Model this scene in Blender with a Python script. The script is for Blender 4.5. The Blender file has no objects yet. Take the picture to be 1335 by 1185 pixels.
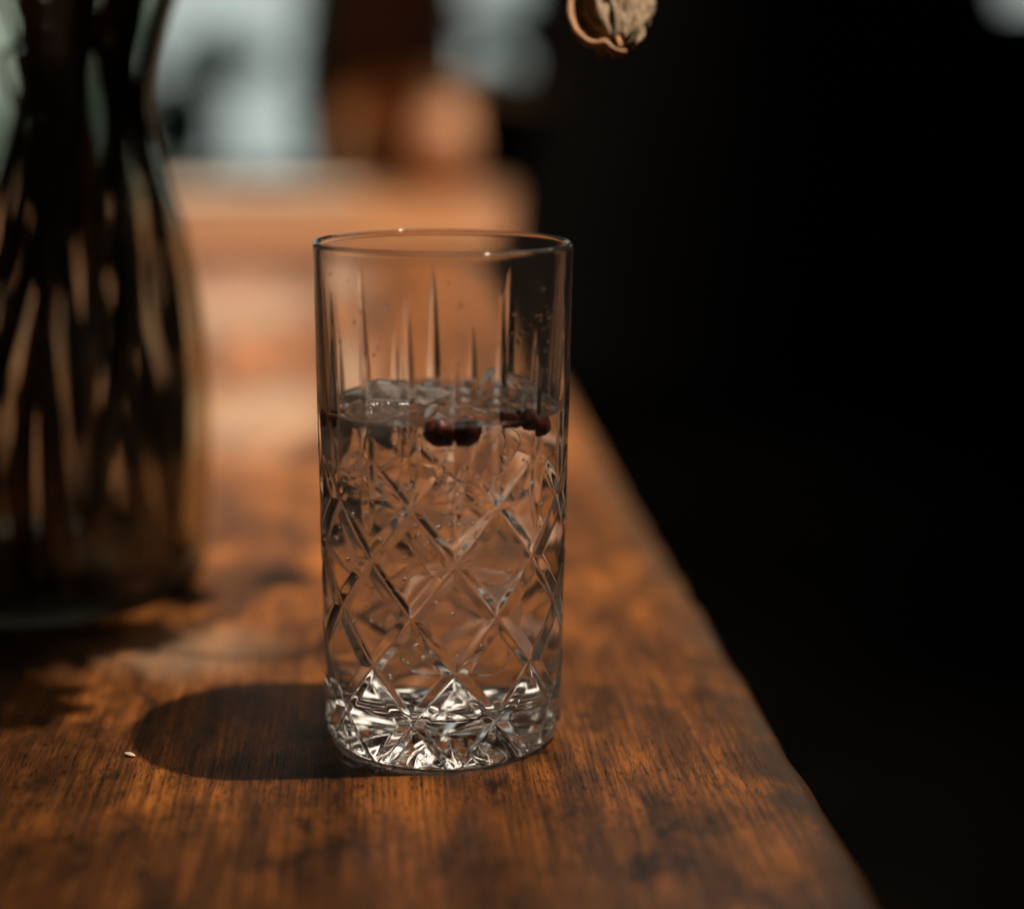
import bpy, math, random
import numpy as np
from mathutils import Vector, Matrix, noise

random.seed(7)
rng = np.random.default_rng(7)
S = bpy.context.scene
COL = S.collection
R = math.radians

# ---------------------------------------------------------------- camera
CAM_H, PITCH, FPX, ROLL = 0.195, R(13.05), 2090.0, R(0.5)
cam_d = bpy.data.cameras.new('camera')
cam = bpy.data.objects.new('camera', cam_d)
COL.objects.link(cam)
cam.location = (0, 0, CAM_H)
cam.rotation_euler = (Matrix.Rotation(math.pi / 2 - PITCH, 3, 'X') @ Matrix.Rotation(ROLL, 3, 'Z')).to_euler()
cam_d.sensor_width = 36.0
cam_d.sensor_fit = 'HORIZONTAL'
cam_d.lens = FPX / 1335.0 * 36.0
cam_d.clip_start = 0.02
cam_d.clip_end = 60.0
cam_d.dof.use_dof = True
cam_d.dof.focus_distance = 0.468
cam_d.dof.aperture_fstop = 2.5
cam_d.dof.aperture_blades = 0
S.camera = cam

# ---------------------------------------------------------------- world (dim room)
W = bpy.data.worlds.new('World')
S.world = W
W.use_nodes = True
bg = W.node_tree.nodes['Background']
bg.inputs[0].default_value = (1.0, 0.86, 0.72, 1)
bg.inputs[1].default_value = 0.002

# ---------------------------------------------------------------- lamps
# hard light falling from the right, 70 degrees up
LT = Vector((-0.02, 0.467, 0.0))
az = R(3.0)
el = R(69.5)
ldir = Vector((math.cos(el) * math.cos(az), math.cos(el) * math.sin(az), math.sin(el)))
ld = bpy.data.lights.new('hard_light', 'SPOT')
ld.energy = 7300.0
ld.color = (1.0, 0.83, 0.66)
ld.shadow_soft_size = 0.05
ld.spot_size = R(27)
ld.spot_blend = 1.0
lo = bpy.data.objects.new('hard_light', ld)
COL.objects.link(lo)
lo.location = LT + ldir * 6.0
lo.rotation_euler = ((Vector((-0.15, 1.62, 0)) - lo.location).to_track_quat('-Z', 'Y')).to_euler()

# the same light falling in again further back, over the far table and chair
ld2 = ld.copy()
ld2.energy = 3300.0
ld2.spot_size = R(33)
lo2 = bpy.data.objects.new('hard_light_back', ld2)
COL.objects.link(lo2)
lo2.location = Vector((-0.3, 3.8, 0)) + ldir * 6.0
lo2.rotation_euler = (-ldir).to_track_quat('-Z', 'Y').to_euler()

# broad warm area light added above the picture to brighten the glass base
ad = bpy.data.lights.new('warm_fill_light', 'AREA')
ad.shape = 'DISK'
ad.size = 1.5
ad.energy = 15.0
ad.color = (1.0, 0.84, 0.68)
ao = bpy.data.objects.new('warm_fill_light', ad)
COL.objects.link(ao)
ao.location = (0.35, 2.2, 1.85)
ao.rotation_euler = ((Vector((-0.02, 0.467, 0)) - ao.location).to_track_quat('-Z', 'Y')).to_euler()

S.view_settings.view_transform = 'Standard'
S.view_settings.look = 'None'
S.view_settings.exposure = 0.0
S.view_settings.gamma = 1.0
S.view_settings.use_curve_mapping = False
S.render.engine = 'CYCLES'
cy = S.cycles
cy.max_bounces = 32
cy.transmission_bounces = 28
cy.glossy_bounces = 10
cy.diffuse_bounces = 3
cy.transparent_max_bounces = 16
cy.caustics_refractive = True
cy.caustics_reflective = False
cy.sample_clamp_indirect = 3.0
cy.sample_clamp_direct = 0.0
cy.use_denoising = True
cy.use_adaptive_sampling = False

# ---------------------------------------------------------------- helpers
FW = Vector((0, math.cos(PITCH), -math.sin(PITCH)))
UP = Vector((0, math.sin(PITCH), math.cos(PITCH)))


def ray(px, py):
    rt = Vector((1, 0, 0)) * math.cos(ROLL) + UP * math.sin(ROLL)
    up = UP * math.cos(ROLL) - Vector((1, 0, 0)) * math.sin(ROLL)
    return rt * ((px - 667.5) / FPX) + FW + up * (-(py - 592.5) / FPX)


def at_z(px, py, z=0.0):
    d = ray(px, py)
    t = (z - CAM_H) / d.z
    return Vector((0, 0, CAM_H)) + d * t


def at_y(px, py, y):
    d = ray(px, py)
    return Vector((0, 0, CAM_H)) + d * (y / d.y)


def mesh_obj(name, verts, faces, mat=None, parent=None, smooth=False):
    me = bpy.data.meshes.new(name)
    me.from_pydata([tuple(v) for v in verts], [], faces)
    me.update()
    if smooth:
        me.polygons.foreach_set('use_smooth', [True] * len(me.polygons))
    if mat is not None:
        for m in (mat if isinstance(mat, (list, tuple)) else [mat]):
            me.materials.append(m)
    o = bpy.data.objects.new(name, me)
    COL.objects.link(o)
    if parent is not None:
        o.parent = parent
    return o


def empty(name, loc=(0, 0, 0), rz=0.0):
    o = bpy.data.objects.new(name, None)
    o.location = loc
    o.rotation_euler = (0, 0, rz)
    o.empty_display_size = 0.02
    COL.objects.link(o)
    return o


def tag(o, label=None, cat=None, group=None, kind=None):
    if label: o['label'] = label
    if cat: o['category'] = cat
    if group: o['group'] = group
    if kind: o['kind'] = kind
    return o


def box(V, F, x0, x1, y0, y1, z0, z1):
    b = len(V)
    V += [(x0, y0, z0), (x1, y0, z0), (x1, y1, z0), (x0, y1, z0),
          (x0, y0, z1), (x1, y0, z1), (x1, y1, z1), (x0, y1, z1)]
    F += [tuple(b + i for i in f) for f in
          ((0, 3, 2, 1), (4, 5, 6, 7), (0, 1, 5, 4), (1, 2, 6, 5), (2, 3, 7, 6), (3, 0, 4, 7))]


def box_obj(name, x0, x1, y0, y1, z0, z1, mat, parent=None, bev=0.0):
    V, F = [], []
    box(V, F, x0, x1, y0, y1, z0, z1)
    o = mesh_obj(name, V, F, mat, parent)
    if bev:
        m = o.modifiers.new('bevel', 'BEVEL')
        m.width = bev
        m.segments = 3
    return o


def catmull(P, n):
    P = [Vector(p) for p in P]
    Q = [P[0] * 2 - P[1]] + P + [P[-1] * 2 - P[-2]]
    out = []
    for i in range(len(P) - 1):
        a, b, c, d = Q[i:i + 4]
        for k in range(n):
            t = k / n
            out.append(0.5 * ((2 * b) + (c - a) * t + (2 * a - 5 * b + 4 * c - d) * t * t + (3 * b - a - 3 * c + d) * t ** 3))
    out.append(P[-1])
    return out


def tube(path, radii, seg=8, V=None, F=None, flat=1.0, wob=0.0):
    V = [] if V is None else V
    F = [] if F is None else F
    b0 = len(V)
    n = len(path)
    prev = None
    for i, p in enumerate(path):
        t = (path[min(i + 1, n - 1)] - path[max(i - 1, 0)]).normalized()
        if prev is None:
            a = t.orthogonal().normalized()
        else:
            a = (prev - t * prev.dot(t)).normalized()
        prev = a
        c = t.cross(a)
        r = radii(i / (n - 1)) if callable(radii) else radii
        for k in range(seg):
            th = 2 * math.pi * k / seg
            q = 1 + wob * noise.noise(p * 260 + Vector((k * 1.7, 0, 0)))
            V.append(p + (a * math.cos(th) + c * math.sin(th) * flat) * r * q)
    for i in range(n - 1):
        for k in range(seg):
            F.append((b0 + i * seg + k, b0 + i * seg + (k + 1) % seg, b0 + (i + 1) * seg + (k + 1) % seg, b0 + (i + 1) * seg + k))
    F.append(tuple(b0 + k for k in reversed(range(seg))))
    F.append(tuple(b0 + (n - 1) * seg + k for k in range(seg)))
    return V, F


# ---------------------------------------------------------------- materials
def newmat(name):
    m = bpy.data.materials.new(name)
    m.use_nodes = True
    nt = m.node_tree
    for n in list(nt.nodes):
        if n.type != 'OUTPUT_MATERIAL':
            nt.nodes.remove(n)
    return m, nt, nt.nodes['Material Output']


def N(nt, typ, **kw):
    n = nt.nodes.new(typ)
    for k, v in kw.items():
        if k in n.inputs and not hasattr(n, k):
            n.inputs[k].default_value = v
        else:
            setattr(n, k, v)
    return n


def simple(name, col, rough=0.6, spec=0.5, var=0.25, scale=30.0, bump=0.0, transl=0.0):
    m, nt, out = newmat(name)
    p = nt.nodes.new('ShaderNodeBsdfPrincipled')
    tc = nt.nodes.new('ShaderNodeTexCoord')
    nz = nt.nodes.new('ShaderNodeTexNoise')
    nz.inputs['Scale'].default_value = scale
    nz.inputs['Detail'].default_value = 5
    nt.links.new(tc.outputs['Object'], nz.inputs['Vector'])
    cr = nt.nodes.new('ShaderNodeValToRGB')
    cr.color_ramp.elements[0].position = 0.3
    cr.color_ramp.elements[1].position = 0.7
    cr.color_ramp.elements[0].color = tuple(c * (1 - var) for c in col) + (1,)
    cr.color_ramp.elements[1].color = tuple(min(1, c * (1 + var)) for c in col) + (1,)
    nt.links.new(nz.outputs['Fac'], cr.inputs['Fac'])
    nt.links.new(cr.outputs['Color'], p.inputs['Base Color'])
    p.inputs['Roughness'].default_value = rough
    p.inputs['Specular IOR Level'].default_value = spec
    if bump:
        b = nt.nodes.new('ShaderNodeBump')
        b.inputs['Strength'].default_value = 1.0
        b.inputs['Distance'].default_value = bump
        nt.links.new(nz.outputs['Fac'], b.inputs['Height'])
        nt.links.new(b.outputs['Normal'], p.inputs['Normal'])
    if transl:
        t = nt.nodes.new('ShaderNodeBsdfTranslucent')
        nt.links.new(cr.outputs['Color'], t.inputs['Color'])
        mx = nt.nodes.new('ShaderNodeMixShader')
        mx.inputs[0].default_value = transl
        nt.links.new(p.outputs[0], mx.inputs[1])
        nt.links.new(t.outputs[0], mx.inputs[2])
        nt.links.new(mx.outputs[0], out.inputs['Surface'])
    else:
        nt.links.new(p.outputs[0], out.inputs['Surface'])
    return m


def glass(name, ior, rough=0.0, col=(1, 1, 1), bump=None):
    m, nt, out = newmat(name)
    g = nt.nodes.new('ShaderNodeBsdfGlass')
    g.inputs['Color'].default_value = col + (1,)
    g.inputs['IOR'].default_value = ior
    g.inputs['Roughness'].default_value = rough
    if bump:
        tc = nt.nodes.new('ShaderNodeTexCoord')
        nz = nt.nodes.new('ShaderNodeTexNoise')
        nz.inputs['Scale'].default_value = bump[0]
        nz.inputs['Detail'].default_value = 3
        nt.links.new(tc.outputs['Object'], nz.inputs['Vector'])
        b = nt.nodes.new('ShaderNodeBump')
        b.inputs['Distance'].default_value = bump[1]
        b.inputs['Strength'].default_value = 1.0
        nt.links.new(nz.outputs['Fac'], b.inputs['Height'])
        nt.links.new(b.outputs['Normal'], g.inputs['Normal'])
    nt.links.new(g.outputs[0], out.inputs['Surface'])
    return m


def wood_mat(name, hi, mid, lo, worn=1.0, rough=0.27):
    """oiled, worn tabletop; grain runs along the object's Y axis"""
    m, nt, out = newmat(name)
    L = nt.links.new
    tc = N(nt, 'ShaderNodeTexCoord')

    def mapped(sx, sy, sz=1.0, off=0.0):
        mp = N(nt, 'ShaderNodeMapping')
        mp.inputs['Scale'].default_value = (sx, sy, sz)
        mp.inputs['Location'].default_value = (off, off * 0.7, 0)
        L(tc.outputs['Object'], mp.inputs['Vector'])
        return mp

    def noise_(mp, scale, detail=4, rough_=0.55, dist=0.0):
        n = N(nt, 'ShaderNodeTexNoise')
        n.inputs['Scale'].default_value = scale
        n.inputs['Detail'].default_value = detail
        n.inputs['Roughness'].default_value = rough_
        n.inputs['Distortion'].default_value = dist
        L(mp.outputs[0], n.inputs['Vector'])
        return n

    def ramp(src, a, b, ca=(0, 0, 0, 1), cb=(1, 1, 1, 1)):
        r = N(nt, 'ShaderNodeValToRGB')
        r.color_ramp.elements[0].position = a
        r.color_ramp.elements[1].position = b
        r.color_ramp.elements[0].color = ca
        r.color_ramp.elements[1].color = cb
        L(src, r.inputs['Fac'])
        return r

    def mix(fac, a, b, mode='MIX'):
        x = N(nt, 'ShaderNodeMix')
        x.data_type = 'RGBA'
        x.blend_type = mode
        for sock, v in ((x.inputs[0], fac), (x.inputs[6], a), (x.inputs[7], b)):
            if hasattr(v, 'links'):
                L(v, sock)
            elif isinstance(v, (int, float)):
                sock.default_value = v
            else:
                sock.default_value = tuple(v) + (1,)
        return x.outputs[2]

    g1 = noise_(mapped(95, 7), 1.0, 5, 0.6, 0.8)           # broad figure
    g2 = noise_(mapped(800, 20, 1, 3.1), 1.0, 4, 0.65, 0.2)  # fine grain
    g3 = noise_(mapped(1500, 190, 1, 9.0), 1.0, 3, 0.6)      # pores
    blot = noise_(mapped(30, 14, 1, 1.7), 1.0, 7, 0.68, 0.8)  # stains and worn varnish
    blot2 = noise_(mapped(60, 45, 1, 5.7), 1.0, 6, 0.7, 0.3)
    patch = noise_(mapped(48, 20, 1, 7.3), 1.0, 7, 0.62, 0.6)
    pr = ramp(patch.outputs['Fac'], 0.40, 0.60)
    g1r = ramp(g1.outputs['Fac'], 0.3, 0.72)
    pg = N(nt, 'ShaderNodeMath', operation='MULTIPLY_ADD')
    L(g1r.outputs[0], pg.inputs[0]); pg.inputs[1].default_value = 0.45
    ph = N(nt, 'ShaderNodeMath', operation='MULTIPLY')
    L(pr.outputs[0], ph.inputs[0]); ph.inputs[1].default_value = 0.6
    L(ph.outputs[0], pg.inputs[2])
    c = mix(pg.outputs[0], mid, hi)
    c = mix(ramp(g2.outputs['Fac'], 0.38, 0.60, (1, 1, 1, 1), (0, 0, 0, 1)).outputs[0], c, mix(0.72, c, lo))
    big = noise_(mapped(11, 6, 1, 2.3), 1.0, 6, 0.65, 1.2)      # broad uneven staining
    bg_ = N(nt, 'ShaderNodeMath', operation='MULTIPLY')
    L(ramp(big.outputs['Fac'], 0.40, 0.62).outputs[0], bg_.inputs[0]); bg_.inputs[1].default_value = 0.85 * worn
    c = mix(bg_.outputs[0], c, mix(0.35, lo, mid))
    b1 = ramp(blot.outputs['Fac'], 0.42, 0.60)
    b2 = ramp(blot2.outputs['Fac'], 0.38, 0.60)
    bb = N(nt, 'ShaderNodeMath', operation='MULTIPLY')
    L(b1.outputs[0], bb.inputs[0]); L(b2.outputs[0], bb.inputs[1])
    bs = N(nt, 'ShaderNodeMath', operation='MULTIPLY')
    L(bb.outputs[0], bs.inputs[0]); bs.inputs[1].default_value = 0.95 * worn
    c = mix(bs.outputs[0], c, lo)
    po = ramp(g3.outputs['Fac'], 0.36, 0.45, (1, 1, 1, 1), (0, 0, 0, 1))
    pm = N(nt, 'ShaderNodeMath', operation='MULTIPLY')
    L(po.outputs[0], pm.inputs[0]); pm.inputs[1].default_value = 0.8
    c = mix(pm.outputs[0], c, tuple(x * 0.3 for x in lo))
    for (cx_, cy_, rx_, ry_, am) in PALE_PATCHES if worn > 0.9 else []:
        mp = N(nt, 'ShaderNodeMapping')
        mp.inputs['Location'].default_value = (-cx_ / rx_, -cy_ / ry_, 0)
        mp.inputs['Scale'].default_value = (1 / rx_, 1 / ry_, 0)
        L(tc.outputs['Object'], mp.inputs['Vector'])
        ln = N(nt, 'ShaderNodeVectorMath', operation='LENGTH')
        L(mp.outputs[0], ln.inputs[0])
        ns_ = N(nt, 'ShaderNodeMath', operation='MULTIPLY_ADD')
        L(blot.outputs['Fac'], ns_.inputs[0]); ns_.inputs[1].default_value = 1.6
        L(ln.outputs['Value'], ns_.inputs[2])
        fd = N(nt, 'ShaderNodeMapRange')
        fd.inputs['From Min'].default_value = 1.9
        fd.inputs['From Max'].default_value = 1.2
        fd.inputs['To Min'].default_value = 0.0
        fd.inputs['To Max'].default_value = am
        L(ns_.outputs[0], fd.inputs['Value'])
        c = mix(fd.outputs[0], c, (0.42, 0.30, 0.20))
    # greyed, rubbed band along the right-hand edge (local x near 0)
    sx = N(nt, 'ShaderNodeSeparateXYZ')
    L(tc.outputs['Object'], sx.inputs[0])
    ed = N(nt, 'ShaderNodeMapRange')
    ed.inputs['From Min'].default_value = -0.020
    ed.inputs['From Max'].default_value = -0.006
    L(sx.outputs[0], ed.inputs['Value'])
    em = N(nt, 'ShaderNodeMath', operation='MULTIPLY')
    edn = N(nt, 'ShaderNodeMath', operation='MULTIPLY')
    L(ed.outputs[0], edn.inputs[0]); L(ramp(blot2.outputs['Fac'], 0.28, 0.55).outputs[0], edn.inputs[1])
    L(edn.outputs[0], em.inputs[0]); em.inputs[1].default_value = 0.85 * worn
    c = mix(em.outputs[0], c, (0.050, 0.031, 0.018))
    p = N(nt, 'ShaderNodeBsdfPrincipled')
    L(c, p.inputs['Base Color'])
    p.inputs['Specular IOR Level'].default_value = 0.13
    rr = N(nt, 'ShaderNodeMapRange')
    rr.inputs['To Min'].default_value = rough - 0.06
    rr.inputs['To Max'].default_value = rough + 0.14
    L(blot2.outputs['Fac'], rr.inputs['Value'])
    L(rr.outputs[0], p.inputs['Roughness'])
    # relief
    ad = N(nt, 'ShaderNodeMath', operation='MULTIPLY_ADD')
    L(g3.outputs['Fac'], ad.inputs[0]); ad.inputs[1].default_value = 0.6
    L(g2.outputs['Fac'], ad.inputs[2])
    bp = N(nt, 'ShaderNodeBump')
    bp.inputs['Distance'].default_value = 0.0003
    bp.inputs['Strength'].default_value = 0.7
    L(ad.outputs[0], bp.inputs['Height'])
    L(bp.outputs['Normal'], p.inputs['Normal'])
    L(p.outputs[0], out.inputs['Surface'])
    return m


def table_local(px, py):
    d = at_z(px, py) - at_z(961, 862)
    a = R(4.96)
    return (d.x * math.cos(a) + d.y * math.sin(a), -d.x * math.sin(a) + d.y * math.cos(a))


PALE_PATCHES = [table_local(340, 540) + (0.055, 0.12, 0.36), table_local(300, 400) + (0.10, 0.22, 0.25), table_local(250, 850) + (0.035, 0.03, 0.25)]  # pale beige ellipses with noise-broken edges, blended into the wood
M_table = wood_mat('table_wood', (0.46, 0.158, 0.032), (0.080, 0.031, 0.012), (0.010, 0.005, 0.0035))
M_table2 = wood_mat('far_table_wood', (0.36, 0.17, 0.075), (0.24, 0.105, 0.042), (0.06, 0.025, 0.011), 0.5, 0.4)
M_chair = simple('chair_wood', (0.68, 0.36, 0.18), 0.4, 0.5, 0.3, 18)
M_post = simple('dark_window_wood', (0.11, 0.055, 0.03), 0.6, 0.4, 0.3, 9)
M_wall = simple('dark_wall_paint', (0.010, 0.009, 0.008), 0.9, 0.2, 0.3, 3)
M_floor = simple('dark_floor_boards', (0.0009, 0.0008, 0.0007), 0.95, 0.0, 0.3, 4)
M_glass = glass('cut_glass', 1.5, 0.05, (0.99, 0.99, 0.985))
def filmed(m, lo_, hi_):
    """thin uneven film of condensation on the glass"""
    nt = m.node_tree
    out = nt.nodes['Material Output']
    g = out.inputs['Surface'].links[0].from_node
    tc = N(nt, 'ShaderNodeTexCoord')
    nz = N(nt, 'ShaderNodeTexNoise')
    nz.inputs['Scale'].default_value = 45
    nz.inputs['Detail'].default_value = 6
    nz.inputs['Roughness'].default_value = 0.7
    nt.links.new(tc.outputs['Object'], nz.inputs['Vector'])
    mr = N(nt, 'ShaderNodeMapRange')
    mr.inputs['From Min'].default_value = 0.35
    mr.inputs['From Max'].default_value = 0.7
    mr.inputs['To Min'].default_value = lo_
    mr.inputs['To Max'].default_value = hi_
    nt.links.new(nz.outputs['Fac'], mr.inputs['Value'])
    t = N(nt, 'ShaderNodeBsdfTranslucent')
    t.inputs[0].default_value = (0.9, 0.88, 0.85, 1)
    d = N(nt, 'ShaderNodeBsdfDiffuse')
    d.inputs[0].default_value = (0.9, 0.88, 0.85, 1)
    a = N(nt, 'ShaderNodeMixShader')
    nt.links.new(t.outputs[0], a.inputs[1]); nt.links.new(d.outputs[0], a.inputs[2])
    b = N(nt, 'ShaderNodeMixShader')
    sz = N(nt, 'ShaderNodeSeparateXYZ')
    nt.links.new(tc.outputs['Object'], sz.inputs[0])
    hz_ = N(nt, 'ShaderNodeMapRange')      # the outside is wetter where the cold drink stands behind it
    hz_.inputs['From Min'].default_value = 0.092
    hz_.inputs['From Max'].default_value = 0.118
    hz_.inputs['To Min'].default_value = 1.0
    hz_.inputs['To Max'].default_value = 0.40
    nt.links.new(sz.outputs[2], hz_.inputs['Value'])
    ml = N(nt, 'ShaderNodeMath', operation='MULTIPLY')
    nt.links.new(mr.outputs[0], ml.inputs[0]); nt.links.new(hz_.outputs[0], ml.inputs[1])
    nt.links.new(ml.outputs[0], b.inputs[0]); nt.links.new(g.outputs[0], b.inputs[1]); nt.links.new(a.outputs[0], b.inputs[2])
    nt.links.new(b.outputs[0], out.inputs['Surface'])


filmed(M_glass, 0.008, 0.035)
M_inner = glass('cut_glass_against_drink', 1.5 / 1.333, 0.0, (0.99, 0.99, 0.985))
M_vase = glass('vase_glass', 1.48, 0.06, (0.90, 0.91, 0.86))
M_liqtop = glass('drink_surface', 1.333, 0.0, (1, 1, 1), (120, 0.00012))
M_liqside = glass('drink_body', 1.0005)
M_stem = simple('dried_stem_brown', (0.032, 0.015, 0.008), 0.5, 0.4, 0.5, 120, 0.0004)
M_stem_red = simple('dried_stem_russet', (0.20, 0.06, 0.018), 0.5, 0.4, 0.5, 120, 0.0004)
M_petal = simple('dried_petal', (0.43, 0.32, 0.215), 0.8, 0.15, 0.35, 210, 0.0006, 0.2)
M_bract = simple('dried_bract', (0.42, 0.23, 0.11), 0.6, 0.3, 0.3, 190, 0.0004, 0.15)
M_dleaf = simple('dry_leaf', (0.06, 0.04, 0.018), 0.7, 0.2, 0.4, 60)
M_leaf = simple('garden_leaf', (0.12, 0.24, 0.13), 0.6, 0.3, 0.4, 8, 0, 0.6)
M_bark = simple('shrub_bark', (0.05, 0.035, 0.025), 0.9, 0.1, 0.3, 20)
M_crumb = simple('bread_crumb', (0.75, 0.62, 0.48), 0.8, 0.2, 0.2, 900)
M_pane = glass('window_glass', 1.01)


def berry_mat():
    m, nt, out = newmat('dried_berry_skin')
    p = N(nt, 'ShaderNodeBsdfPrincipled')
    tc = N(nt, 'ShaderNodeTexCoord')
    nz = N(nt, 'ShaderNodeTexNoise')
    nz.inputs['Scale'].default_value = 420
    nz.inputs['Detail'].default_value = 4
    nt.links.new(tc.outputs['Object'], nz.inputs['Vector'])
    cr = N(nt, 'ShaderNodeValToRGB')
    cr.color_ramp.elements[0].position = 0.4
    cr.color_ramp.elements[1].position = 0.75
    cr.color_ramp.elements[0].color = (0.025, 0.006, 0.004, 1)
    cr.color_ramp.elements[1].color = (0.36, 0.06, 0.022, 1)
    nt.links.new(nz.outputs['Fac'], cr.inputs['Fac'])
    nt.links.new(cr.outputs['Color'], p.inputs['Base Color'])
    p.inputs['Roughness'].default_value = 0.25
    b = N(nt, 'ShaderNodeBump')
    b.inputs['Distance'].default_value = 0.0012
    nt.links.new(nz.outputs['Fac'], b.inputs['Height'])
    nt.links.new(b.outputs['Normal'], p.inputs['Normal'])
    nt.links.new(p.outputs[0], out.inputs['Surface'])
    return m


M_berry = berry_mat()


def emit_mat(name, col, strength):
    m, nt, out = newmat(name)
    e = N(nt, 'ShaderNodeEmission')
    e.inputs[0].default_value = col + (1,)
    e.inputs[1].default_value = strength
    nt.links.new(e.outputs[0], out.inputs['Surface'])
    return m


M_sky = emit_mat('pale_sky', (0.83, 0.95, 0.89), 0.60)

# ---------------------------------------------------------------- background: wall with windows, sky, garden
WY = 5.0          # wall distance
TABLE_H = 0.75
FZ = -TABLE_H     # floor level (table top is z = 0)

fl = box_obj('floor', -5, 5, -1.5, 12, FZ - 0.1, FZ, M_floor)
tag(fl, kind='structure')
sky = mesh_obj('sky', [(-9, 11, -3), (9, 11, -3), (9, 11, 7), (-9, 11, 7)], [(0, 1, 2, 3)], M_sky)
tag(sky, kind='structure')


def wx(px):
    return at_y(px, 112, WY).x


def wz(py):
    return at_y(667, py, WY).z


openings = [(-420, 432, 238, -330), (590, 700, 120, -330), (1290, 1560, 14, -330)]  # px left, px right, px sill, px head
# wall built as real pieces around the openings
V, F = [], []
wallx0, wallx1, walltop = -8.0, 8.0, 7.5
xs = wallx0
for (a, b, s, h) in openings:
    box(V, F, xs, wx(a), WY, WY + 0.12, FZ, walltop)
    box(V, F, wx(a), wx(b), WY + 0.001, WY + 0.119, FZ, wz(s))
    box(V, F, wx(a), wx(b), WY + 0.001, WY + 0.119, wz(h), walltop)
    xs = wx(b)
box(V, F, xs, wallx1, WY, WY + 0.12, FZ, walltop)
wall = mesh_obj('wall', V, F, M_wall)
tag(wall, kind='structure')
wl = ['wide garden window behind the glass vase, pale foliage outside',
      'narrow garden window between the brown post and the dark wall',
      'window at the far right corner of the dark wall']
for (a, b, s, h), lab in zip(openings, wl):
    x0, x1, z0, z1 = wx(a), wx(b), wz(s), wz(h)
    w = empty('window', (x0, WY, z0))
    tag(w, lab, 'window')
    ww, hh = x1 - x0, z1 - z0
    f = 0.03
    V, F = [], []
    box(V, F, 0, f, 0.02, 0.09, 0, hh)
    box(V, F, ww - f, ww, 0.02, 0.09, 0, hh)
    box(V, F, f, ww - f, 0.021, 0.089, 0, f)
    box(V, F, f, ww - f, 0.021, 0.089, hh - f, hh)
    mesh_obj('window_frame', V, F, M_post, w)
    mesh_obj('pane', [(f, .05, f), (ww - f, .05, f), (ww - f, .05, hh - f), (f, .05, hh - f),
                      (f, .054, f), (ww - f, .054, f), (ww - f, .054, hh - f), (f, .054, hh - f)],
             [(0, 1, 2, 3), (7, 6, 5, 4)], M_pane, w)
    box_obj('window_sill', -0.03, ww + 0.03, -0.06, 0.0, -0.03, 0.0, M_post, w, 0.004)
# wooden post between the two windows
V, F = tube([Vector((0, 0, FZ)), Vector((0, 0, walltop))],
            lambda t: 0.165, 28)
post = mesh_obj('wooden_post', V, F, simple('post_wood', (0.30, 0.19, 0.13), 0.6, 0.3, 0.35, 6), None, True)
post.location = ((wx(442) + wx(576)) / 2, WY - 0.25, 0)
tag(post, 'dark brown wooden post standing between the two windows', 'post')


# garden shrubs outside: leafy crowns on stems
def shrub(pos, rx, rz, nleaf, label, leafsize=0.07, ry=0.35):
    root = empty('garden_shrub', (pos.x, pos.y, FZ))
    tag(root, label, 'shrub', 'shrubs outside the windows')
    c = Vector((0, 0, pos.z - FZ))
    V, F = [], []
    for _ in range(nleaf):
        while True:
            d = Vector((random.uniform(-1, 1), random.uniform(-1, 1), random.uniform(-1, 1)))
            if d.length < 1: break
        p = c + Vector((d.x * rx, d.y * ry, d.z * rz))
        u = Vector((random.gauss(0, 1), random.gauss(0, 1), random.gauss(0, 1))).normalized()
        v = u.orthogonal().normalized()
        s = leafsize * random.uniform(0.6, 1.2)
        b = len(V)
        V += [p - u * s, p + v * s * 0.45, p + u * s, p - v * s * 0.45]
        F.append((b, b + 1, b + 2, b + 3))
    mesh_obj('crown', V, F, M_leaf, root)
    V, F = [], []
    for k in range(3):
        e = c + Vector((random.uniform(-.5, .5) * rx, random.uniform(-.3, .3) * ry, random.uniform(-.2, .5) * rz))
        tube(catmull([Vector((0.03 * k, 0, 0)), c * 0.5 + Vector((random.uniform(-.05, .05), 0, 0)), e], 5), lambda t: 0.018 * (1 - 0.7 * t), 6, V, F)
    mesh_obj('trunk', V, F, M_bark, root)


GY = 7.0
for (px, py, rpx, rpy, n, lab) in [
    (236, 165, 36, 60, 650, 'dark green shrub seen right beside the neck of the vase'),
    (416, 100, 22, 130, 700, 'tall narrow green shrub beside the brown post'),
    (290, 75, 60, 26, 160, 'sparse shrub branch in the upper middle of the wide window'),
    (120, 120, 70, 130, 420, 'large green shrub seen through the glass vase'),
    (20, 190, 40, 60, 100, 'low sparse shrub at the far left behind the vase'),
    (650, 30, 60, 14, 160, 'thin band of leaves across the upper part of the narrow window'),
    (650, 120, 55, 24, 420, 'low shrub at the foot of the narrow window'),
    (690, 45, 20, 26, 150, 'small shrub at the right edge of the narrow window'),
]:
    c = at_y(px, py, GY)
    k = GY / FPX * 1.0
    shrub(c, rpx * k, rpy * k, n, lab)

# ---------------------------------------------------------------- tables
YAW = R(4.96)


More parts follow.
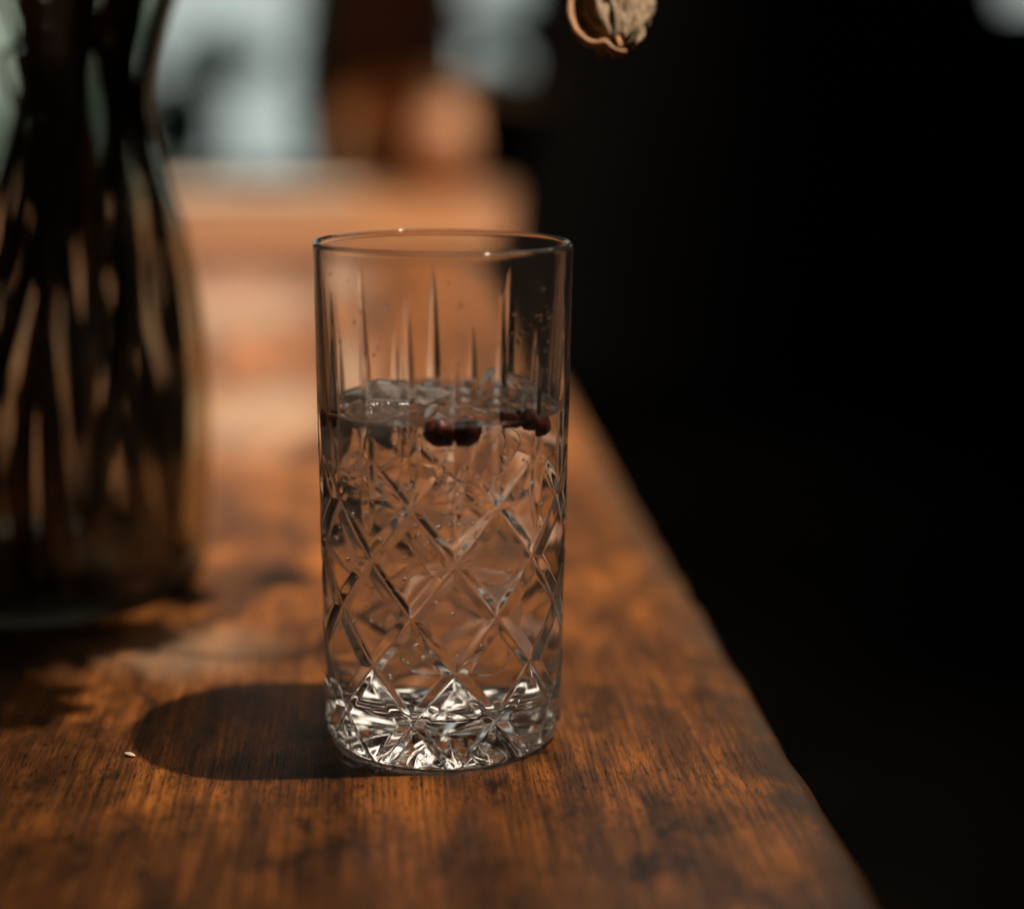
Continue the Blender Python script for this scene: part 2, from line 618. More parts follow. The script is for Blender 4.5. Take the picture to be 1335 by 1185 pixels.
def table_slab(name, origin, length0, length1, width, mat, label, yaw=YAW):
    """local x = 0 is the right edge, grain along local y"""
    t = empty(name, (origin.x, origin.y, 0), yaw)
    tag(t, label, 'table')
    th, r = 0.032, 0.006
    prof = [(-width, -th), (-width, -0.004), (-width + 0.004, 0)]
    for k in range(0, 13):
        prof.append((-0.3 + 0.28 * k / 12, 0))
    for k in range(0, 9):
        a = math.pi / 2 * (1 - k / 8)
        prof.append((-r + r * math.cos(a), -r + r * math.sin(a)))
    for k in range(1, 6):
        a = -math.pi / 2 * k / 5
        prof.append((-r + r * math.cos(a), -th + r + r * math.sin(a)))
    ny = 420
    V, F = [], []
    n = len(prof)
    for j in range(ny + 1):
        y = length0 + (length1 - length0) * j / ny
        for (x, z) in prof:
            k = max(0.0, min(1.0, (x + 0.03) / 0.03))
            w = k * (0.0011 * noise.noise(Vector((y * 9, 3.1, z * 40))) + 0.0012 * noise.noise(Vector((y * 45, 8.1, z * 60))) - 0.0013 * max(0, noise.noise(Vector((y * 26, 4.4, z * 30))) - 0.25))
            dz = 0.0
            if z > -0.012:
                dz = -0.0016 * k * max(0, noise.noise(Vector((y * 35, 1.2, 0))))
            V.append((x + w, y, z + dz))
    for j in range(ny):
        for i in range(n - 1):
            F.append((j * n + i, (j + 1) * n + i, (j + 1) * n + i + 1, j * n + i + 1))
        F.append((j * n + n - 1, (j + 1) * n + n - 1, (j + 1) * n, j * n))
    F.append(tuple(range(n)))
    F.append(tuple(ny * n + i for i in reversed(range(n))))
    top = mesh_obj('tabletop', V, F, mat, t, True)
    sh = top.data
    for p in sh.polygons[-2:]:
        p.use_smooth = False
    for sx in (-0.09, -width + 0.09):
        for sy in (length0 + 0.09, length1 - 0.09):
            Vv, Ff = [], []
            a, b_ = 0.032, 0.022
            zt, zb = -th - 0.0005, FZ
            Vv = [(sx - b_, sy - b_, zb), (sx + b_, sy - b_, zb), (sx + b_, sy + b_, zb), (sx - b_, sy + b_, zb),
                  (sx - a, sy - a, zt), (sx + a, sy - a, zt), (sx + a, sy + a, zt), (sx - a, sy + a, zt)]
            Ff = [(0, 3, 2, 1), (4, 5, 6, 7), (0, 1, 5, 4), (1, 2, 6, 5), (2, 3, 7, 6), (3, 0, 4, 7)]
            mesh_obj('leg', Vv, Ff, mat, t)
    return t


E0 = at_z(961, 862)
edge_dir = Vector((-math.sin(YAW), math.cos(YAW), 0))
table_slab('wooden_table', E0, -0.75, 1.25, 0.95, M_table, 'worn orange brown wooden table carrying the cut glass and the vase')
table_slab('wooden_table', Vector((-0.005, 1.95, 0)), 0.0, 1.2, 1.15, M_table2, 'blurred brown wooden table further back behind the cut glass', 0.0)

# ---------------------------------------------------------------- blurred wooden chairs behind
def chair(pos, rz, label):
    c = empty('wooden_chair', (pos[0], pos[1], FZ), rz)
    tag(c, label, 'chair', 'wooden chairs at the back')
    V, F = [], []
    box(V, F, -0.21, 0.21, -0.21, 0.21, 0.43, 0.46)
    o = mesh_obj('seat', V, F, M_chair, c)
    o.modifiers.new('bevel', 'BEVEL').width = 0.01
    for sx in (-1, 1):
        V, F = tube([Vector((sx * .19, -.18, 0.0)), Vector((sx * .18, -.17, .43))], 0.018, 8)
        mesh_obj('leg', V, F, M_chair, c)
        V, F = tube(catmull([Vector((sx * .19, .2, 0.0)), Vector((sx * .185, .185, .45)), Vector((sx * .18, .24, .88))], 6), 0.017, 8)
        mesh_obj('leg', V, F, M_chair, c)
    V, F = [], []
    n = 14
    for i in range(n + 1):
        u = -1 + 2 * i / n
        y = 0.235 + 0.05 * (1 - u * u)
        zt = 0.955 - 0.035 * u * u
        zb = 0.80 + 0.02 * u * u
        V += [(u * .2, y, zb), (u * .2, y + .022, zb), (u * .2, y + .035, zt), (u * .2, y + .013, zt)]
    for i in range(n):
        a, b = i * 4, i * 4 + 4
        for k in range(4):
            F.append((a + k, a + (k + 1) % 4, b + (k + 1) % 4, b + k))
    F += [(3, 2, 1, 0), tuple(n * 4 + k for k in range(4))]
    mesh_obj('backrest', V, F, M_chair, c, False)
    return c


p = at_y(520, 150, 3.8)
chair((p.x - 0.16, p.y), R(-38), 'sunlit orange wooden chair behind the far table, left of the dark wall')

M_clay = simple('sunlit_clay', (0.64, 0.33, 0.18), 0.6, 0.3, 0.15, 30)
M_plate = simple('pale_ceramic', (0.42, 0.36, 0.29), 0.4, 0.5, 0.06, 30)


def lathe(name, prof_, mat, parent=None, seg=40):
    V, F = [], []
    for (r, z) in prof_:
        for k in range(seg):
            V.append((r * math.cos(2 * math.pi * k / seg), r * math.sin(2 * math.pi * k / seg), z))
    for i in range(len(prof_) - 1):
        for k in range(seg):
            F.append((i * seg + k, i * seg + (k + 1) % seg, (i + 1) * seg + (k + 1) % seg, (i + 1) * seg + k))
    F.append(tuple(reversed(range(seg))))
    F.append(tuple((len(prof_) - 1) * seg + k for k in range(seg)))
    return mesh_obj(name, V, F, mat, parent, True)


jar = lathe('clay_jar', [(0.035, 0), (0.05, 0.01), (0.062, 0.05), (0.064, 0.09), (0.055, 0.125), (0.040, 0.145), (0.042, 0.160), (0.037, 0.160), (0.034, 0.145), (0.05, 0.12), (0.05, 0.03), (0.02, 0.012)], M_clay)
jp = at_y(572, 160, 3.0)
jar.location = (jp.x, 3.0, 0.0005)
tag(jar, 'round blurred orange clay jar on the far table', 'jar')
for (px, py, sc, lab) in ((258, 262, 1.0, 'pale blurred plate on the far table beside the vase'), (395, 262, 0.8, 'small pale blurred plate on the far table left of the tumbler rim')):
    pl = lathe('plate', [(0.07 * sc, 0), (0.08 * sc, 0.002), (0.13 * sc, 0.016), (0.133 * sc, 0.019), (0.128 * sc, 0.019), (0.08 * sc, 0.007), (0.02, 0.006)], M_plate)
    pl.location = at_z(px, py) + Vector((0, 0, 0.0005))
    tag(pl, lab, 'plate', 'pale plates on the far table')

# ---------------------------------------------------------------- the cut highball glass
GC = Vector((-0.0205, 0.467, 0.0))
LEVEL = 0.1022
NT = 576
TH = np.arange(NT) * 2 * np.pi / NT
FRONT = -math.pi / 2 + math.atan2(-GC.x, GC.y) * -1.0   # direction glass -> camera
FRONT = math.atan2(-GC.y, -GC.x)
TH0 = FRONT + R(5.0)        # seen from the front, +5 deg to the right is a node column
H = 0.150


def R_out(z):
    return 0.0364 + 0.0014 * z / H


def groove(th, z):
    """depth of the cuts at angle array th, height z (metres)"""
    tp = np.degrees(np.mod(th - TH0 + np.pi, 2 * np.pi) - np.pi) / 20.0 + 1.0
    zp = (z - 0.014) / 0.016
    grad = 0.1012
    d = np.zeros_like(th)
    D, w = 0.00135, 2.7
    if z < 0.094:
        fade = 1.0 if z < 0.080 else max(0.0, 1 - (z - 0.080) / 0.013)
        for a in (tp + zp, tp - zp):
            da = np.abs(a / 2 - np.round(a / 2)) * 2 / grad
            d = np.maximum(d, D * fade * np.clip(1 - da / (w * (0.35 + 0.65 * fade)), 0, 1))
        # each diamond is ground very slightly hollow
        a = (tp + zp) / 2; b = (tp - zp) / 2
        q = np.minimum(np.abs(a - np.round(a)), np.abs(b - np.round(b))) * 2
        d = d + 0.00010 * fade * np.clip(q, 0, 1)
    # tall vertical cuts above the lattice
    if z > 0.066:
        arc = np.abs(tp - np.round(tp)) * 20 * np.pi / 180 * R_out(z) * 1000
        even = (np.round(tp).astype(int) % 2 == 0)
        for sel, z0, z1 in ((even, 0.077, 0.140), (~even, 0.0685, 0.122)):
            if z < z0 or z > z1: continue
            t = (z - z0) / (z1 - z0)
            k = min(1.0, t / 0.18) * min(1.0, (1 - t) / 0.55)
            k = max(k, 0.0)
            ww = 0.4 + 2.1 * k
            dd = 0.0009 * k * np.clip(1 - arc / ww, 0, 1) * sel
            d = np.maximum(d, dd)
    return d


rows = []   # list of (r array, z array, section)
one = np.ones(NT)
# underside: star cut, from the middle outwards
foot = 0.0335
for k in range(1, 40):
    r = foot * k / 39.0
    u = r / foot
    tp = np.mod(np.degrees(TH - TH0) / 20.0, 1.0)
    star = np.abs(tp - 0.5) * 2            # 1 at ray centre
    rise = 0.0022 * (1 - u ** 3) + 0.0030 * np.clip(star - 0.35, 0, 1) * math.sin(math.pi * min(1, u * 1.02)) * 1.2
    rows.append((one * r, rise * (0 if k == 39 else 1) + 0.0, 0))
# foot rounding
for k in range(1, 11):
    a = math.pi / 2 * k / 10
    z = 0.0045 * (1 - math.cos(a))
    r = foot + (R_out(0.0045) - foot) * math.sin(a)
    g = groove(TH, z) * min(1.0, z / 0.003)
    rows.append((r - g, one * z, 0))
# side
zs = np.arange(0.005, 0.1485, 0.0005)
for z in zs:
    rows.append((R_out(z) - groove(TH, z), one * z, 0))
# rim (rounded)
rt = 0.0019
rc = R_out(H) - rt / 2
for k in range(0, 9):
    a = math.pi * k / 8
    rows.append((one * (rc + rt / 2 * math.cos(a)), one * (H - 0.0011 + 0.0011 * math.sin(a)), 0))
# inner wall
FLOOR_IN = 0.0135


def R_in(z):
    t = min(1.0, max(0.0, (0.148 - z) / 0.06))
    t = t * t * (3 - 2 * t)
    return R_out(z) - 0.0019 - 0.0013 * t


zin = list(np.linspace(0.1480, LEVEL, 40)) + list(np.linspace(LEVEL - 0.0008, FLOOR_IN + 0.006, 60))
for z in zin:
    rows.append((one * R_in(z), one * z, 0 if z >= LEVEL else 1))
rb = R_in(FLOOR_IN + 0.006)
for k in range(1, 9):
    a = math.pi / 2 * k / 8
    rows.append((one * (rb - 0.006 + 0.006 * math.cos(a)), one * (FLOOR_IN + 0.006 - 0.006 * math.sin(a)), 1))
r0 = rb - 0.006
for k in range(1, 16):
    r = r0 * (1 - k / 16.0)
    rows.append((one * r, one * (FLOOR_IN - 0.0008 * (1 - (r / r0) ** 2)), 1))

nr = len(rows)
co = np.zeros((nr * NT + 2, 3))
for i, (r, z, s) in enumerate(rows):
    co[i * NT:(i + 1) * NT, 0] = r * np.cos(TH)
    co[i * NT:(i + 1) * NT, 1] = r * np.sin(TH)
    co[i * NT:(i + 1) * NT, 2] = z
co[-2] = (0, 0, 0.0023)
co[-1] = (0, 0, FLOOR_IN - 0.0008)
j = np.arange(NT); j2 = (j + 1) % NT
quads = []
mats = []
for i in range(nr - 1):
    quads.append(np.stack([i * NT + j, i * NT + j2, (i + 1) * NT + j2, (i + 1) * NT + j], 1))
    mats.append(np.full(NT, rows[i + 1][2]))
quads = np.concatenate(quads); mats = np.concatenate(mats)
tri_b = np.stack([np.full(NT, nr * NT), j2, j], 1)
tri_t = np.stack([np.full(NT, nr * NT + 1), (nr - 1) * NT + j, (nr - 1) * NT + j2], 1)


def raw_mesh(name, co, quads, tris, mat_idx=None):
    me = bpy.data.meshes.new(name)
    nq, ntr = len(quads), len(tris)
    me.vertices.add(len(co))
    me.vertices.foreach_set('co', co.astype(np.float32).ravel())
    loops = np.concatenate([quads.ravel(), tris.ravel()]) if ntr else quads.ravel()
    me.loops.add(len(loops))
    me.loops.foreach_set('vertex_index', loops.astype(np.int32))
    me.polygons.add(nq + ntr)
    st = np.concatenate([np.arange(nq) * 4, nq * 4 + np.arange(ntr) * 3]).astype(np.int32)
    me.polygons.foreach_set('loop_start', st)
    me.polygons.foreach_set('use_smooth', np.ones(nq + ntr, dtype=bool))
    if mat_idx is not None:
        me.polygons.foreach_set('material_index', mat_idx.astype(np.int32))
    me.update(calc_edges=True)
    me.validate()
    return me


me = raw_mesh('highball_glass', co, quads, np.concatenate([tri_b, tri_t]),
              np.concatenate([mats, np.zeros(NT), np.ones(NT)]))
me.materials.append(M_glass)
me.materials.append(M_inner)
gl = bpy.data.objects.new('highball_glass', me)
COL.objects.link(gl)
gl.location = GC + Vector((0, 0, 0.0003))
tag(gl, 'tall clear tumbler with cut diamond pattern standing on the wooden table', 'glass')

# small drops clinging inside the upper wall
V, F = [], []


def drop(V, F, ang, z, s, rad):
    n = Vector((math.cos(ang), math.sin(ang), 0))
    t = Vector((-math.sin(ang), math.cos(ang), 0))
    c = n * rad + Vector((0, 0, z))
    b = len(V)
    seg, rg = 8, 4
    V.append(c - n * s * 0.55)
    for i in range(1, rg + 1):
        a = math.pi / 2 * i / rg
        for k in range(seg):
            q = 2 * math.pi * k / seg
            V.append(c - n * s * 0.55 * math.cos(a) + (t * math.cos(q) + Vector((0, 0, 1.15)) * math.sin(q)) * s * math.sin(a))
    for k in range(seg):
        F.append((b, b + 1 + (k + 1) % seg, b + 1 + k))
    for i in range(rg - 1):
        for k in range(seg):
            F.append((b + 1 + i * seg + k, b + 1 + i * seg + (k + 1) % seg, b + 1 + (i + 1) * seg + (k + 1) % seg, b + 1 + (i + 1) * seg + k))


for k in range(120):
    right = random.random() < 0.7
    a = FRONT + (random.gauss(R(52), R(14)) if right else random.uniform(-R(80), R(80)))
    z = random.uniform(0.104, 0.134) if right else random.uniform(0.104, 0.143)
    drop(V, F, a, z, random.uniform(0.0003, 0.0007), R_in(z) - 0.00002)
dr = mesh_obj('water_drops', V, F, glass('water_drop', 1.33), gl, True)
tag(dr, kind='stuff')

# ---------------------------------------------------------------- the drink
lrows = []
NL = 192
tl = np.arange(NL) * 2 * np.pi / NL
eps = 0.00006
zl = list(np.linspace(FLOOR_IN + 0.006, LEVEL - 0.0004, 50))
prof = []
for k in range(1, 16):
    prof.append((r0 * k / 16.0, FLOOR_IN - 0.0008 * (1 - (k / 16.0) ** 2) + eps, 1))
for k in range(8, 0, -1):
    a = math.pi / 2 * k / 8
    prof.append((rb - 0.006 + (0.006 - eps) * math.cos(a), FLOOR_IN + 0.006 - (0.006 - eps) * math.sin(a), 1))
for z in zl:
    prof.append((R_in(z) - eps, z, 1))
# meniscus and top
top_r = R_in(LEVEL) - eps
for d, dz in ((0.0, 0.0), (0.0003, -0.0001), (0.0007, -0.0002), (0.0013, -0.0003), (0.0022, -0.0003)):
    prof.append((top_r - d, LEVEL - 0.00005 + dz, 0))
for k in range(1, 40):
    prof.append(((top_r - 0.0022) * (1 - k / 40.0), LEVEL - 0.00035, 0))
n = len(prof)
co = np.zeros((n * NL + 2, 3))
for i, (r, z, s) in enumerate(prof):
    co[i * NL:(i + 1) * NL, 0] = r * np.cos(tl)
    co[i * NL:(i + 1) * NL, 1] = r * np.sin(tl)
    co[i * NL:(i + 1) * NL, 2] = z
    if s == 0 and r < top_r - 0.002:
        for k in range(NL):
            v = Vector((co[i * NL + k, 0], co[i * NL + k, 1], 0))
            co[i * NL + k, 2] += 0.0005 * noise.noise(v * 90)
co[-2] = (0, 0, FLOOR_IN - 0.0008 + eps)
co[-1] = (0, 0, LEVEL - 0.00035)
j = np.arange(NL); j2 = (j + 1) % NL
q = []; mi = []
for i in range(n - 1):
    q.append(np.stack([i * NL + j, i * NL + j2, (i + 1) * NL + j2, (i + 1) * NL + j], 1))
    mi.append(np.full(NL, prof[i + 1][2]))
tb = np.stack([np.full(NL, n * NL), j2, j], 1)
tt = np.stack([np.full(NL, n * NL + 1), (n - 1) * NL + j, (n - 1) * NL + j2], 1)
me = raw_mesh('clear_drink', co, np.concatenate(q), np.concatenate([tb, tt]),
              np.concatenate([np.concatenate(mi), np.ones(NL), np.zeros(NL)]))
me.materials.append(M_liqtop)
me.materials.append(M_liqside)
dk = bpy.data.objects.new('clear_drink', me)
COL.objects.link(dk)
dk.location = gl.location
tag(dk, 'clear sparkling drink filling two thirds of the cut tumbler', 'drink')


# ---------------------------------------------------------------- ice
def ice_mat():
    m, nt, out = newmat('clear_ice')
    L = nt.links.new
    g = N(nt, 'ShaderNodeBsdfGlass')
    ge = N(nt, 'ShaderNodeNewGeometry')
    sp = N(nt, 'ShaderNodeSeparateXYZ')
    L(ge.outputs['Position'], sp.inputs[0])
    gt = N(nt, 'ShaderNodeMath', operation='GREATER_THAN')
    L(sp.outputs[2], gt.inputs[0]); gt.inputs[1].default_value = LEVEL - 0.001
    mr = N(nt, 'ShaderNodeMapRange')
    mr.inputs['To Min'].default_value = 0.972
    mr.inputs['To Max'].default_value = 1.31
    L(gt.outputs[0], mr.inputs['Value'])
    L(mr.outputs[0], g.inputs['IOR'])
    tc = N(nt, 'ShaderNodeTexCoord')
    nz = N(nt, 'ShaderNodeTexNoise')
    nz.inputs['Scale'].default_value = 130
    nz.inputs['Detail'].default_value = 3
    L(tc.outputs['Object'], nz.inputs['Vector'])
    b = N(nt, 'ShaderNodeBump')
    b.inputs['Distance'].default_value = 0.0012
    L(nz.outputs['Fac'], b.inputs['Height'])
    L(b.outputs['Normal'], g.inputs['Normal'])
    m2 = N(nt, 'ShaderNodeMapRange')
    m2.inputs['To Min'].default_value = 0.05
    m2.inputs['To Max'].default_value = 0.16
    L(gt.outputs[0], m2.inputs['Value'])
    L(m2.outputs[0], g.inputs['Roughness'])
    cl = N(nt, 'ShaderNodeBsdfTranslucent')
    cl.inputs[0].default_value = (0.95, 0.93, 0.9, 1)
    n2 = N(nt, 'ShaderNodeTexNoise')
    n2.inputs['Scale'].default_value = 90
    n2.inputs['Detail'].default_value = 5
    L(tc.outputs['Object'], n2.inputs['Vector'])
    m3 = N(nt, 'ShaderNodeMapRange')
    m3.inputs['From Min'].default_value = 0.4
    m3.inputs['From Max'].default_value = 0.75
    m3.inputs['To Min'].default_value = 0.02
    m3.inputs['To Max'].default_value = 0.12
    L(n2.outputs['Fac'], m3.inputs['Value'])
    mx = N(nt, 'ShaderNodeMixShader')
    df = N(nt, 'ShaderNodeBsdfDiffuse')
    df.inputs[0].default_value = (0.95, 0.93, 0.9, 1)
    md = N(nt, 'ShaderNodeMixShader')
    L(cl.outputs[0], md.inputs[1]); L(df.outputs[0], md.inputs[2])
    L(m3.outputs[0], mx.inputs[0]); L(g.outputs[0], mx.inputs[1]); L(md.outputs[0], mx.inputs[2])
    L(mx.outputs[0], out.inputs['Surface'])
    return m


M_ice = ice_mat()


def ice_cube(c, size, rot, label, seed):
    n = 14
    V, F = [], []
    idx = {}
    rotm = Matrix.Rotation(rot[2], 3, 'Z') @ Matrix.Rotation(rot[1], 3, 'Y') @ Matrix.Rotation(rot[0], 3, 'X')

    def vert(a, b, cc):
        key = (a, b, cc)
        if key not in idx:
            p = Vector((a / n * 2 - 1, b / n * 2 - 1, cc / n * 2 - 1))
            q = p.normalized()
            # rounded cube
            s = (abs(p.x) ** 6 + abs(p.y) ** 6 + abs(p.z) ** 6) ** (1 / 6)
            rr = (abs(q.x) ** 6 + abs(q.y) ** 6 + abs(q.z) ** 6) ** (-1 / 6)
            v = q * rr
            v = Vector((v.x * size[0], v.y * size[1], v.z * size[2]))
            v *= 1 + 0.10 * noise.noise(v * 60 + Vector((seed, 0, 0))) + 0.04 * noise.noise(v * 170 + Vector((0, seed, 0)))
            idx[key] = len(V)
            V.append(rotm @ v)
        return idx[key]
    for a in range(n):
        for b in range(n):
            for (f0, f1) in ((0, 0), (n, 1)):
                for ax in range(3):
                    def mk(u, v):
                        t = [0, 0, 0]
                        t[ax] = f0; t[(ax + 1) % 3] = u; t[(ax + 2) % 3] = v
                        return vert(*t)
                    f = [mk(a, b), mk(a + 1, b), mk(a + 1, b + 1), mk(a, b + 1)]
                    F.append(tuple(f if f1 else reversed(f)))
    o = mesh_obj('ice_cube', V, F, M_ice, None, True)
    o.location = GC + Vector(c)
    tag(o, label, 'ice', 'ice in the drink')
    return o


ice_cube((-0.0080, 0.004, 0.0905), (0.0165, 0.0150, 0.0130), (0.3, 0.2, 0.5), 'clear ice cube breaking the surface at the left behind the berries', 1)
ice_cube((0.0185, 0.009, 0.0985), (0.0095, 0.0095, 0.0095), (0.1, 0.4, 0.2), 'small rounded ice cube breaking the surface above the right berries', 2)
ice_cube((0.0065, -0.0115, 0.0925), (0.0085, 0.0085, 0.0105), (0.2, 0.6, 1.1), 'ice piece just under the surface behind the pair of berries', 8)
ice_cube((-0.0205, -0.010, 0.0945), (0.0085, 0.0080, 0.0095), (0.9, 0.1, 0.5), 'small ice piece floating at the front left wall', 9)
ice_cube((0.008, -0.004, 0.066), (0.0125, 0.0120, 0.0125), (0.7, 0.3, 0.9), 'clear ice cube under the pair of berries', 3)
ice_cube((-0.016, 0.003, 0.063), (0.0105, 0.0115, 0.0115), (0.2, 0.8, 0.4), 'clear ice cube deep in the left half of the tumbler', 4)
ice_cube((0.003, 0.004, 0.036), (0.0125, 0.0125, 0.0120), (0.5, 0.1, 0.3), 'clear ice cube lowest in the tumbler', 5)


V, F = [], []
rb2 = random.Random(5)
for k in range(230):
    a = rb2.uniform(0, 2 * math.pi)
    near = rb2.random() < 0.55
    z = rb2.uniform(0.018, LEVEL - 0.003)
    r = (R_in(z) - 0.0012) if near else rb2.uniform(0, 0.030)
    s_ = rb2.uniform(0.00025, 0.0008)
    c = Vector((r * math.cos(a), r * math.sin(a), z))
    b = len(V)
    V.append(c + Vector((0, 0, s_)))
    for i in (1, 2, 3):
        for q_ in range(7):
            V.append(c + Vector((math.sin(math.pi * i / 4) * math.cos(q_ * 2 * math.pi / 7), math.sin(math.pi * i / 4) * math.sin(q_ * 2 * math.pi / 7), math.cos(math.pi * i / 4))) * s_)
    V.append(c - Vector((0, 0, s_)))
    for q_ in range(7):
        n_ = (q_ + 1) % 7
        F.append((b, b + 1 + q_, b + 1 + n_))
        for i in (0, 1):
            F.append((b + 1 + 7 * i + q_, b + 8 + 7 * i + q_, b + 8 + 7 * i + n_, b + 1 + 7 * i + n_))
        F.append((b + 22, b + 15 + n_, b + 15 + q_))
bb_ = mesh_obj('bubbles', V, F, glass('gas_bubble', 0.75), dk, True)
tag(bb_, kind='stuff')


# ---------------------------------------------------------------- berries
def berry(pos, r, label, seed):
    V, F = [], []
    ns, nr_ = 20, 14
    pole = Vector((random.gauss(0, 1), random.gauss(0, 1), random.gauss(0, .6))).normalized()
    qd = pole.to_track_quat('Z', 'Y')
    V.append(None)
    for i in range(nr_ + 1):
        a = math.pi * i / nr_
        for k in range(ns):
            q = 2 * math.pi * k / ns
            v = Vector((math.sin(a) * math.cos(q), math.sin(a) * math.sin(q), math.cos(a) * 0.92))
            s = 1 + 0.14 * noise.noise(v * 2.6 + Vector((seed, 0, 0))) + 0.08 * noise.noise(v * 7 + Vector((0, seed, 0)))
            s -= 0.18 * math.exp(-(a / 0.35) ** 2) * (0.6 + 0.4 * abs(math.cos(q * 1.5)))
            V.append(qd @ (v * s * r))
    V = V[1:]
    for i in range(nr_):
        for k in range(ns):
            F.append((i * ns + k, (i + 1) * ns + k, (i + 1) * ns + (k + 1) % ns, i * ns + (k + 1) % ns))
    o = mesh_obj('dried_berry', V, F, M_berry, None, True)
    o.location = pos
    tag(o, label, 'berry', 'dried berries floating in the drink')
    # star-shaped scar at the tip
    V, F = [], []
    for k in range(3):
        a = 2 * math.pi * k / 3
        p0 = Vector((0, 0, r * 0.80)); p1 = Vector((math.cos(a) * r * .32, math.sin(a) * r * .32, r * .86))
        tube([qd @ p0, qd @ ((p0 + p1) / 2 + Vector((0, 0, r * .02))), qd @ p1], r * 0.05, 5, V, F)
    mesh_obj('tip_scar', V, F, M_berry, o, True)
    return o


def bpos(px, py, dy):
    return at_y(px, py, GC.y + dy)


berry(bpos(573, 562, -0.0275), 0.0040, 'dark dried berry floating at the front, left one of the pair', 1)
berry(bpos(606, 562, -0.0270), 0.0039, 'dark reddish dried berry floating at the front, right one of the pair', 2)
berry(bpos(662, 545, -0.0215), 0.0026, 'small dark berry leftmost of the three floating at the right', 3)
berry(bpos(682, 545, -0.0195), 0.0033, 'dark dried berry in the middle of the three at the right', 4)
berry(bpos(697, 553, -0.0170), 0.0032, 'dark dried berry rightmost of the three, lying lowest', 5)
berry(bpos(438, 540, -0.008), 0.0034, 'dark dried berry pressed against the left wall of the tumbler', 6)

# ---------------------------------------------------------------- vase
VC = Vector((-0.187, 0.615, 0.0))
outp = [(0.0, 0.0610), (0.002, 0.0626), (0.005, 0.0638), (0.03, 0.0662), (0.056, 0.0676), (0.0815, 0.0676), (0.10, 0.0664), (0.12, 0.0640),
        (0.14, 0.0603), (0.16, 0.0544), (0.176, 0.0514), (0.19, 0.0512), (0.205, 0.0540), (0.226, 0.0612), (0.25, 0.0700), (0.272, 0.0780)]


def vr(z):
    P = outp
    for i in range(len(P) - 1):
        if P[i][0] <= z <= P[i + 1][0]:
            t = (z - P[i][0]) / (P[i + 1][0] - P[i][0])
            p0 = P[max(i - 1, 0)][1]; p1 = P[i][1]; p2 = P[i + 1][1]; p3 = P[min(i + 2, len(P) - 1)][1]
            return 0.5 * (2 * p1 + (p2 - p0) * t + (2 * p0 - 5 * p1 + 4 * p2 - p3) * t * t + (3 * p1 - p0 - 3 * p2 + p3) * t ** 3)
    return P[-1][1]


prof = [(0.0610 * k / 10, 0.0012 * (1 - (k / 10) ** 4)) for k in range(1, 10)]
zz = list(np.linspace(0, 0.006, 8)) + list(np.linspace(0.009, 0.272, 90))
prof += [(vr(z), z) for z in zz]
prof += [(0.0776, 0.2735), (0.0769, 0.2738), (0.0763, 0.2730)]
prof += [(vr(z) - 0.0016 - 0.0012 * max(0, 1 - z / 0.05), z) for z in np.linspace(0.271, 0.011, 90)]
rbv = prof[-1][0]
prof += [(rbv - 0.004 + 0.004 * math.cos(math.pi / 2 * k / 6), 0.011 - 0.004 * math.sin(math.pi / 2 * k / 6)) for k in range(1, 7)]
prof += [((rbv - 0.004) * (1 - k / 10), 0.007) for k in range(1, 10)]
NV = 128
tv = np.arange(NV) * 2 * np.pi / NV
n = len(prof)
co = np.zeros((n * NV + 2, 3))
for i, (r, z) in enumerate(prof):
    co[i * NV:(i + 1) * NV] = np.stack([r * np.cos(tv), r * np.sin(tv), np.full(NV, z)], 1)
co[-2] = (0, 0, 0.0012); co[-1] = (0, 0, 0.007)
j = np.arange(NV); j2 = (j + 1) % NV
q = np.concatenate([np.stack([i * NV + j, i * NV + j2, (i + 1) * NV + j2, (i + 1) * NV + j], 1) for i in range(n - 1)])
tb = np.stack([np.full(NV, n * NV), j2, j], 1)
tt = np.stack([np.full(NV, n * NV + 1), (n - 1) * NV + j, (n - 1) * NV + j2], 1)
vmi = np.concatenate([np.ones(16 * NV), np.zeros((n - 17) * NV), np.ones(NV), np.zeros(NV)])
me = raw_mesh('glass_vase', co, q, np.concatenate([tb, tt]), vmi)
me.materials.append(M_vase)
me.materials.append(glass('vase_darkened_foot', 1.48, 0.5, (0.35, 0.33, 0.28)))  # dark tint put into the rough foot to swallow pale reflections of light
vs = bpy.data.objects.new('glass_vase', me)
COL.objects.link(vs)
vs.location = VC + Vector((0, 0, 0.0003))
tag(vs, 'clear waisted glass vase full of dark stems, blurred at the left', 'vase')


